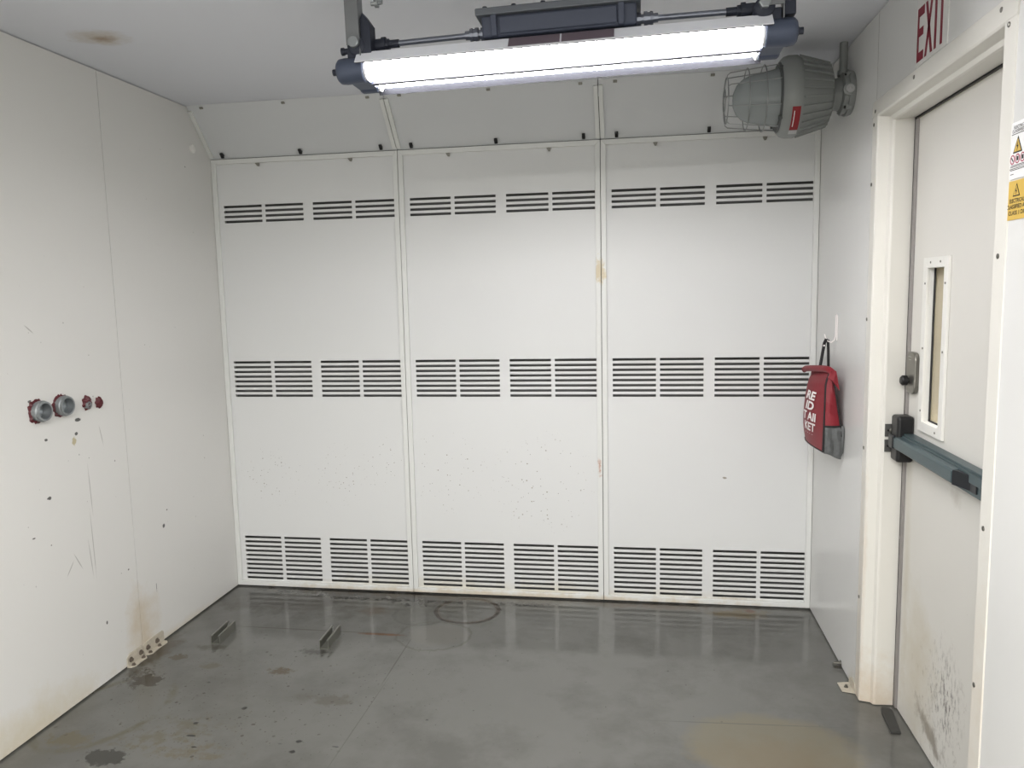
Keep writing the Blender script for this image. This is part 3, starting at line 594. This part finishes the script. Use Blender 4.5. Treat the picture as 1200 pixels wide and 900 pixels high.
bm = nb(); lathe(bm, (2.985, ay - .070, az + .0), (0, -1, 0), [(0, .024), (.016, .024), (.018, .020)], 24); obj('plug_hub', bm, 'lampgrey', jb, smooth=True)
bm = nb(); lathe(bm, (2.985, ay - .088, az + .0), (0, -1, 0), [(0, .016), (.004, .016), (.004, .007), (.001, .006)], 16); obj('plug', bm, 'silver', jb)
for a in (50, 130, 230, 310):
    ca, sa = math.cos(math.radians(a)), math.sin(math.radians(a))
    bm = nb(); box(bm, 2.978, 3.0, ay + ca * .078 - .010, ay + ca * .078 + .010, az + sa * .078 - .010, az + sa * .078 + .010); obj('lug', bm, 'lampgrey', jb, bevel=.002)
    bm = nb(); cyl(bm, (2.972, ay + ca * .078, az + sa * .078), (2.982, ay + ca * .078, az + sa * .078), .006, 8); obj('lug_screw', bm, 'blackplastic', jb)
bm = nb(); lathe(bm, (2.980, ay + .004, az + .070), (0, 0, 1), [(0, .022), (.020, .022), (.022, .0155), (H2 - az - .070, .0155)], 24); obj('conduit', bm, 'lampgrey', t, smooth=True)
# label on the rim, on the side turned to the door and the floor
def arc_patch(x0, x1, r0, r1, a0, a1, mat, name, lift=.0008):
    bm = nb(); n = 8; g_ = []
    for i in range(n + 1):
        a = math.radians(a0 + (a1 - a0) * i / n); g_.append([bm.verts.new((x, ay + math.cos(a) * (r_ + lift), az + math.sin(a) * (r_ + lift))) for x, r_ in ((x0, r0), (x1, r1))])
    for a_, b_ in zip(g_, g_[1:]): bm.faces.new((a_[0], a_[1], b_[1], b_[0]))
    return obj(name, bm, mat, hs)
arc_patch(2.766, 2.797, .1565, .1565, 205, 243, 'redlabel', 'warning_label')
arc_patch(2.766, 2.797, .1565, .1565, 244, 253, 'silver', 'label_strip')
arc_patch(2.773, 2.776, .1572, .1572, 211, 236, 'signwhite', 'label_print')

# ------------------------------------------------------------------ red bag on its hook
t = thing('wire_hook', (W, -.388, 1.335), 'white wire hook on the wall, holding the strap of the red bag', 'hook')
bm = nb(); hy = -.388
tubepath(bm, [(W - .003, hy - .012, 1.345), (W - .003, hy - .012, 1.44), (W - .003, hy - .009, 1.449), (W - .003, hy, 1.453), (W - .003, hy + .009, 1.449), (W - .003, hy + .012, 1.44), (W - .003, hy + .012, 1.36), (W - .008, hy + .010, 1.345), (W - .022, hy + .004, 1.336), (W - .036, hy, 1.342), (W - .046, hy, 1.358), (W - .050, hy, 1.372)], .0024, 8)
obj('hook_wire', bm, 'textwhite', t, smooth=True)
t = thing('red_bag', (2.95, -.37, .86), 'red fabric bag with white lettering and grey contents, hanging by a black strap', 'bag')
NR, zb_, zt_ = 16, .900, 1.238
def bag_sect(k):     # k 0 bottom .. 1 top : outline in x,y from near wall edge round the front to far wall edge
    back = 3.004 - .048 * k ** 1.3; wob = .004 * math.sin(k * 9)
    fx = 2.926 + .010 * k + .03 * max(0, k - .85) / .15 * .6
    nyy = -.560 + .02 * k; bul = .036 * math.sin(math.pi * min(1, .15 + k * .80)) 
    pts = [(back, nyy + .004), (fx + (back - fx) * .66, nyy - .006 - wob), (fx + (back - fx) * .33, nyy - .006 + wob), (fx, nyy)]
    pts += [(fx - bul * .45 + wob * .5, -.50), (fx - bul * .85, -.43 + wob), (fx - bul, -.36), (fx - bul * .85 - wob * .3, -.30), (fx - bul * .2, -.235), (fx + .02 + .01 * k, -.195), (fx + (back - fx) * .6, -.178), (back, -.176)]
    return pts
secs = []
for i in range(NR + 1):
    k = i / NR; z = zb_ + (zt_ - zb_) * k; secs.append([(x, y, z - .036 * k * (y + .56) / .38) for x, y in bag_sect(k)])
def bag_mesh(j0, j1, i0, i1, cap=False):
    bm = nb(); V = [[bm.verts.new(p) for p in secs[i][j0:j1 + 1]] for i in range(i0, i1 + 1)]
    for a_, b_ in zip(V, V[1:]):
        for j in range(len(a_) - 1): bm.faces.new((a_[j], a_[j + 1], b_[j + 1], b_[j]))
    if cap: bm.faces.new(V[-1])
    return bm
bm = bag_mesh(3, 11, 0, NR); 
V = [bm.verts.new(p) for p in secs[NR]]; bm.faces.new(V)
o = obj('bag_front', bm, 'bag', t, smooth=True)
gi = 5
o = obj('bag_side', bag_mesh(0, 3, gi, NR), 'bag', t, smooth=True)
bm = nb(); bp = [secs[i][j] for i in range(NR + 1) for j in (0, 11)]
V = [[bm.verts.new(secs[i][0]), bm.verts.new(secs[i][11])] for i in range(NR + 1)]
for a_, b_ in zip(V, V[1:]): bm.faces.new((a_[0], a_[1], b_[1], b_[0]))
obj('bag_back', bm, 'bag', t)
# rolled grey blanket showing at the open lower side
bm = nb(); n = 10; gr = []
for i in range(n + 1):
    k = i / n; z = .880 + (1.006 - .880) * k; row = []
    for j in range(9):
        s_ = j / 8; x = 2.932 + .074 * s_ * (1 if k > .15 else .9); pinch = math.sin(math.pi * k) ** .4
        row.append(bm.verts.new((x, -.553 - .008 * pinch + .007 * math.sin(s_ * 13 + k * 4) * pinch, z + .012 * math.cos(s_ * 3) * (1 - k))))
    gr.append(row)
for a_, b_ in zip(gr, gr[1:]):
    for j in range(8): bm.faces.new((a_[j], a_[j + 1], b_[j + 1], b_[j]))
thicken(bm, (0, .05, 0)); obj('blanket', bm, 'baggrey', t, smooth=True)
for j, i0 in ((3, 0), (0, 3)):
    bm = nb(); tubepath(bm, [Vector(secs[i][j]) + Vector((-.001 if j else .0, -.001, 0)) for i in range(i0, NR + 1)], .0036, 8); obj('piping', bm, 'piping', t, smooth=True)
bm = nb(); tubepath(bm, [Vector(secs[gi][j]) + Vector((0, -.002, 0)) for j in range(0, 4)], .0036, 8); obj('piping', bm, 'piping', t, smooth=True)
bm = nb(); tubepath(bm, [Vector(secs[0][j]) for j in range(3, 11)], .003, 8); obj('piping', bm, 'piping', t, smooth=True)
# roll-top flap folded over the near corner and end tab at the far side
bm = nb(); fl_ = []
for y, x, z in ((-.560, 2.955, 1.226), (-.545, 2.945, 1.236), (-.50, 2.938, 1.236), (-.42, 2.928, 1.230), (-.34, 2.920, 1.222), (-.26, 2.924, 1.214), (-.18, 2.930, 1.205), (-.155, 2.930, 1.198)): fl_.append((x, y, z))
tubepath(bm, fl_, .012, 10, rx=.014); obj('rolled_top', bm, 'bag', t, smooth=True)
bm = nb(); prism(bm, [(2.935, -.562, 1.205), (2.952, -.558, 1.243), (2.970, -.556, 1.232), (2.984, -.560, 1.15), (2.972, -.560, 1.168), (2.955, -.564, 1.190)], (0, -.007, 0)); obj('folded_corner', bm, 'bag', t, bevel=.003)
# strap
bm = nb(); tubepath(bm, [(2.930, -.45, 1.232), (2.938, -.44, 1.27), (2.958, -.398, 1.335), (2.968, -.388, 1.352), (2.976, -.38, 1.347), (2.980, -.375, 1.30), (2.982, -.375, 1.222)], .0065, 8, rx=.0022); st = obj('strap', bm, 'piping', t, smooth=True)
bm = nb(); lathe(bm, (2.954, -.412, 1.325), (-.4, -1, 0), [(0, .004), (.003, .003)], 10); obj('rivet', bm, 'textwhite', st)
bm = nb(); n_ = Vector((-1, -.1, 0))
OFF = .035
for s_, z, w_ in (('RE', 1.100, .110), ('ID', 1.057, .095), ('T AII', 1.012, .145), ('KET', .967, .125)):
    text_bm(bm, s_, (0, 0, z), (0, -1, 0), (0, 0, 1), .035, w_, 0, shear=.15)
# lay lettering on the bag front
def front_x(y, z):
    k = max(0, min(1, (z - zb_) / (zt_ - zb_))); p = bag_sect(k)[3:]
    for a_, b_ in zip(p, p[1:]):
        if a_[1] <= y <= b_[1]: return a_[0] + (b_[0] - a_[0]) * (y - a_[1]) / (b_[1] - a_[1])
    return p[0][0]
bmesh.ops.triangulate(bm, faces=bm.faces)
bmesh.ops.subdivide_edges(bm, edges=[e for e in bm.edges if e.calc_length() > .012], cuts=2)
for v in bm.verts:
    v.co.y += -.425; v.co.x = front_x(v.co.y, v.co.z) - .0035
obj('lettering', bm, 'textwhite', t)
bm = nb(); text_bm(bm, '- - - -', (0, 0, .950), (0, -1, 0), (0, 0, 1), .002, .10, 0)
for v in bm.verts: v.co.y += -.405; v.co.x = front_x(v.co.y, v.co.z) - .002
obj('small_print', bm, 'textwhite', t)

# ------------------------------------------------------------------ pipes through the left wall
def nipple(y, z, r_, L, label, seed):
    t = thing('pipe_stub', (0, y, z), label, 'pipe')
    bm = nb(); lathe(bm, (0, y, z), (1, 0, 0), [(0, r_ * 1.0), (L * .55, r_), (L * .55, r_ * 1.06), (L * .72, r_ * 1.06), (L * .8, r_ * .98), (L, r_ * .97), (L, r_ * .80), (L * .4, r_ * .76), (.004, r_ * .74)], 40, closed=False); obj('pipe', bm, 'galv', t, smooth=True)
    bm = nb(); lathe(bm, (.004, y, z), (1, 0, 0), [(0, r_ * .74), (.004, r_ * .5), (.006, 0)], 24); obj('pipe_plug', bm, 'galv', t)
    random.seed(seed); bm = nb(); n = 40; a_ = []
    for k in range(n):
        an = 2 * math.pi * k / n; rr = r_ * (1.07 + .10 * random.random() + .10 * math.sin(an * 3 + seed) ** 2 + (.14 if random.random() > .82 else 0)); a_.append((math.cos(an) * rr, math.sin(an) * rr))
    V1 = [bm.verts.new((.0006, y + p, z + q)) for p, q in a_]; V2 = [bm.verts.new((.009, y + p / 1.22, z + q / 1.22)) for p, q in a_]
    for k in range(n): bm.faces.new((V1[k], V1[(k + 1) % n], V2[(k + 1) % n], V2[k]))
    obj('sealant', bm, 'redpaint', t)
nipple(-1.328, 1.180, .037, .036, 'galvanised pipe stub in the left wall, nearest the camera', 3)
nipple(-1.210, 1.183, .037, .034, 'galvanised pipe stub in the left wall with the thicker ring of red sealant', 8)
def plug(y, z, r_, label, seed, face):
    t = thing('sealed_hole', (0, y, z), label, 'plug'); random.seed(seed)
    bm = nb(); n = 26; rings = []
    for h, s_ in ((.0006, 1.15), (.008, 1.0), (.014, .6)):
        rings.append([bm.verts.new((h * (1 + .3 * random.random()), y + math.cos(2 * math.pi * k / n) * r_ * s_ * (1 + .16 * math.sin(k * 1.7 + seed)), z + math.sin(2 * math.pi * k / n) * r_ * 1.25 * s_ * (1 + .16 * math.sin(k * 1.7 + seed)))) for k in range(n)])
    for a_, b_ in zip(rings, rings[1:]):
        for k in range(n): bm.faces.new((a_[k], a_[(k + 1) % n], b_[(k + 1) % n], b_[k]))
    bm.faces.new(rings[-1]); obj('sealant', bm, 'redpaint', t, smooth=True)
    if face:
        bm = nb(); lathe(bm, (.004, y - .004, z - .008), (1, 0, 0), [(0, .015), (.014, .014), (.016, .010), (.012, .009)], 20); obj('pipe_end', bm, 'galv', t, smooth=True)
plug(-1.071, 1.174, .020, 'small red-sealed hole showing a grey pipe end, second from the right of the wall fittings', 2, True)
plug(-1.002, 1.166, .016, 'small hole fully covered by red sealant, nearest the wall joint', 5, False)
bm = nb(); lathe(bm, (0, -.177, 2.318), (1, 0, 0), [(0, .021), (.008, .021), (.012, .015)], 24); tag(obj('wall_button', bm, 'white', smooth=True), 'small white round cap high on the left wall near the corner', 'cap')

# ------------------------------------------------------------------ floor brackets
def angle_bracket(y0, y1, label, bolts, wd=.030):
    t = thing('angle_bracket', (0, (y0 + y1) / 2, 0), label, 'bracket', 'brackets at the foot of the left wall joint')
    bm = nb(); prism(bm, [(0.0005, y0, .006), (0.0005, y1, .006), (0.0005, y1, .050), (0.0005, y1 - .010, .058), (0.0005, y0 + .018, .058), (0.0005, y0, .044)], (.004, 0, 0))
    prism(bm, [(.0005, y0, .001), (wd - .012, y0 + .004, .001), (wd, y0 + .022, .001), (wd - .003, (y0 + y1) / 2, .001), (wd, y1 - .014, .001), (wd - .012, y1, .001), (.0005, y1, .001)], (0, 0, .005))
    b = obj('bracket_plate', bm, 'mud', t, bevel=.0008)
    for y in bolts:
        bm = nb(); lathe(bm, (.0045, y, .030), (1, 0, 0), [(0, .012), (.002, .012), (.002, .007), (.010, .007)], 10); obj('bolt', bm, 'rustbolt', b)
        bm = nb(); lathe(bm, (.017, y, .006), (0, 0, 1), [(0, .009), (.002, .009), (.002, .006), (.008, .006)], 10); obj('bolt', bm, 'rustbolt', b)
angle_bracket(-.962, -.853, 'white steel angle bracket left of the wall joint, nearer the camera', (-.940, -.872))
angle_bracket(-.845, -.700, 'white steel angle bracket right of the wall joint, farther back', (-.822, -.755))
t = thing('door_side_bracket', (W, -.79, 0), 'battered white angle bracket at the foot of the right wall by the door frame', 'bracket')
bm = nb(); prism(bm, [(W - .002, -.822, .002), (W - .048, -.812, .002), (W - .050, -.745, .002), (W - .002, -.735, .002)], (0, 0, .004)); prism(bm, [(W - .001, -.825, .003), (W - .001, -.735, .003), (W - .001, -.74, .030), (W - .001, -.77, .045), (W - .001, -.82, .038)], (-.004, 0, 0)); obj('bracket_plate', bm, 'mud', t, bevel=.001)
bm = nb(); lathe(bm, (W - .025, -.78, .006), (0, 0, 1), [(0, .008), (.003, .008), (.003, .005), (.010, .005)], 8); obj('bolt', bm, 'bolt', t)
bm = nb(); lathe(bm, (W - .001, -.60, .018), (-1, 0, 0), [(0, .012), (.004, .012), (.004, .006), (.03, .006)], 8); box(bm, W - .03, W - .001, -.615, -.585, .0005, .008); tag(obj('anchor_bolt', bm, 'bolt'), 'small grey anchor bolt at the foot of the right wall', 'bolt')
# steel channel offcuts
def channel(cx, cy_, ang, label):
    bm = nb(); w_, h_, L = .0215, .042, .080; th = .003
    pts = [(-w_, h_), (-w_, 0), (w_, 0), (w_, h_), (w_ - .009, h_), (w_ - .009, h_ - .007), (w_ - .009 + .002, h_ - .007), (w_ - .007, h_ - th), (w_ - th, h_ - th), (w_ - th, th), (-w_ + th, th), (-w_ + th, h_ - th), (-w_ + .007, h_ - th), (-w_ + .007, h_ - .007), (-w_ + .009, h_ - .007), (-w_ + .009, h_)]
    prism(bm, [(x, -L, z) for x, z in pts], (0, 2 * L, 0)); bmesh.ops.rotate(bm, verts=bm.verts, matrix=Matrix.Rotation(ang, 3, 'Z')); bmesh.ops.translate(bm, verts=bm.verts, vec=(cx, cy_, .0005))
    tag(obj('steel_channel', bm, 'channel'), label, 'steel channel', 'channel offcuts on the floor')
channel(.258, -.622, .06, 'short steel channel standing on the floor, nearer the left wall')
channel(.781, -.612, .04, 'short steel channel standing on the floor beside the rusty line')
bm = nb(); prism(bm, [(3.056, -1.090, .0008), (3.090, -1.088, .0008), (3.108, -.935, .0008), (3.090, -.918, .0008), (3.072, -.922, .0008), (3.064, -.96, .0008)], (0, 0, .008)); tag(obj('door_wedge', bm, 'darkstrip', bevel=.002), 'flat dark grey wedge lying on the floor at the foot of the door', 'wedge')
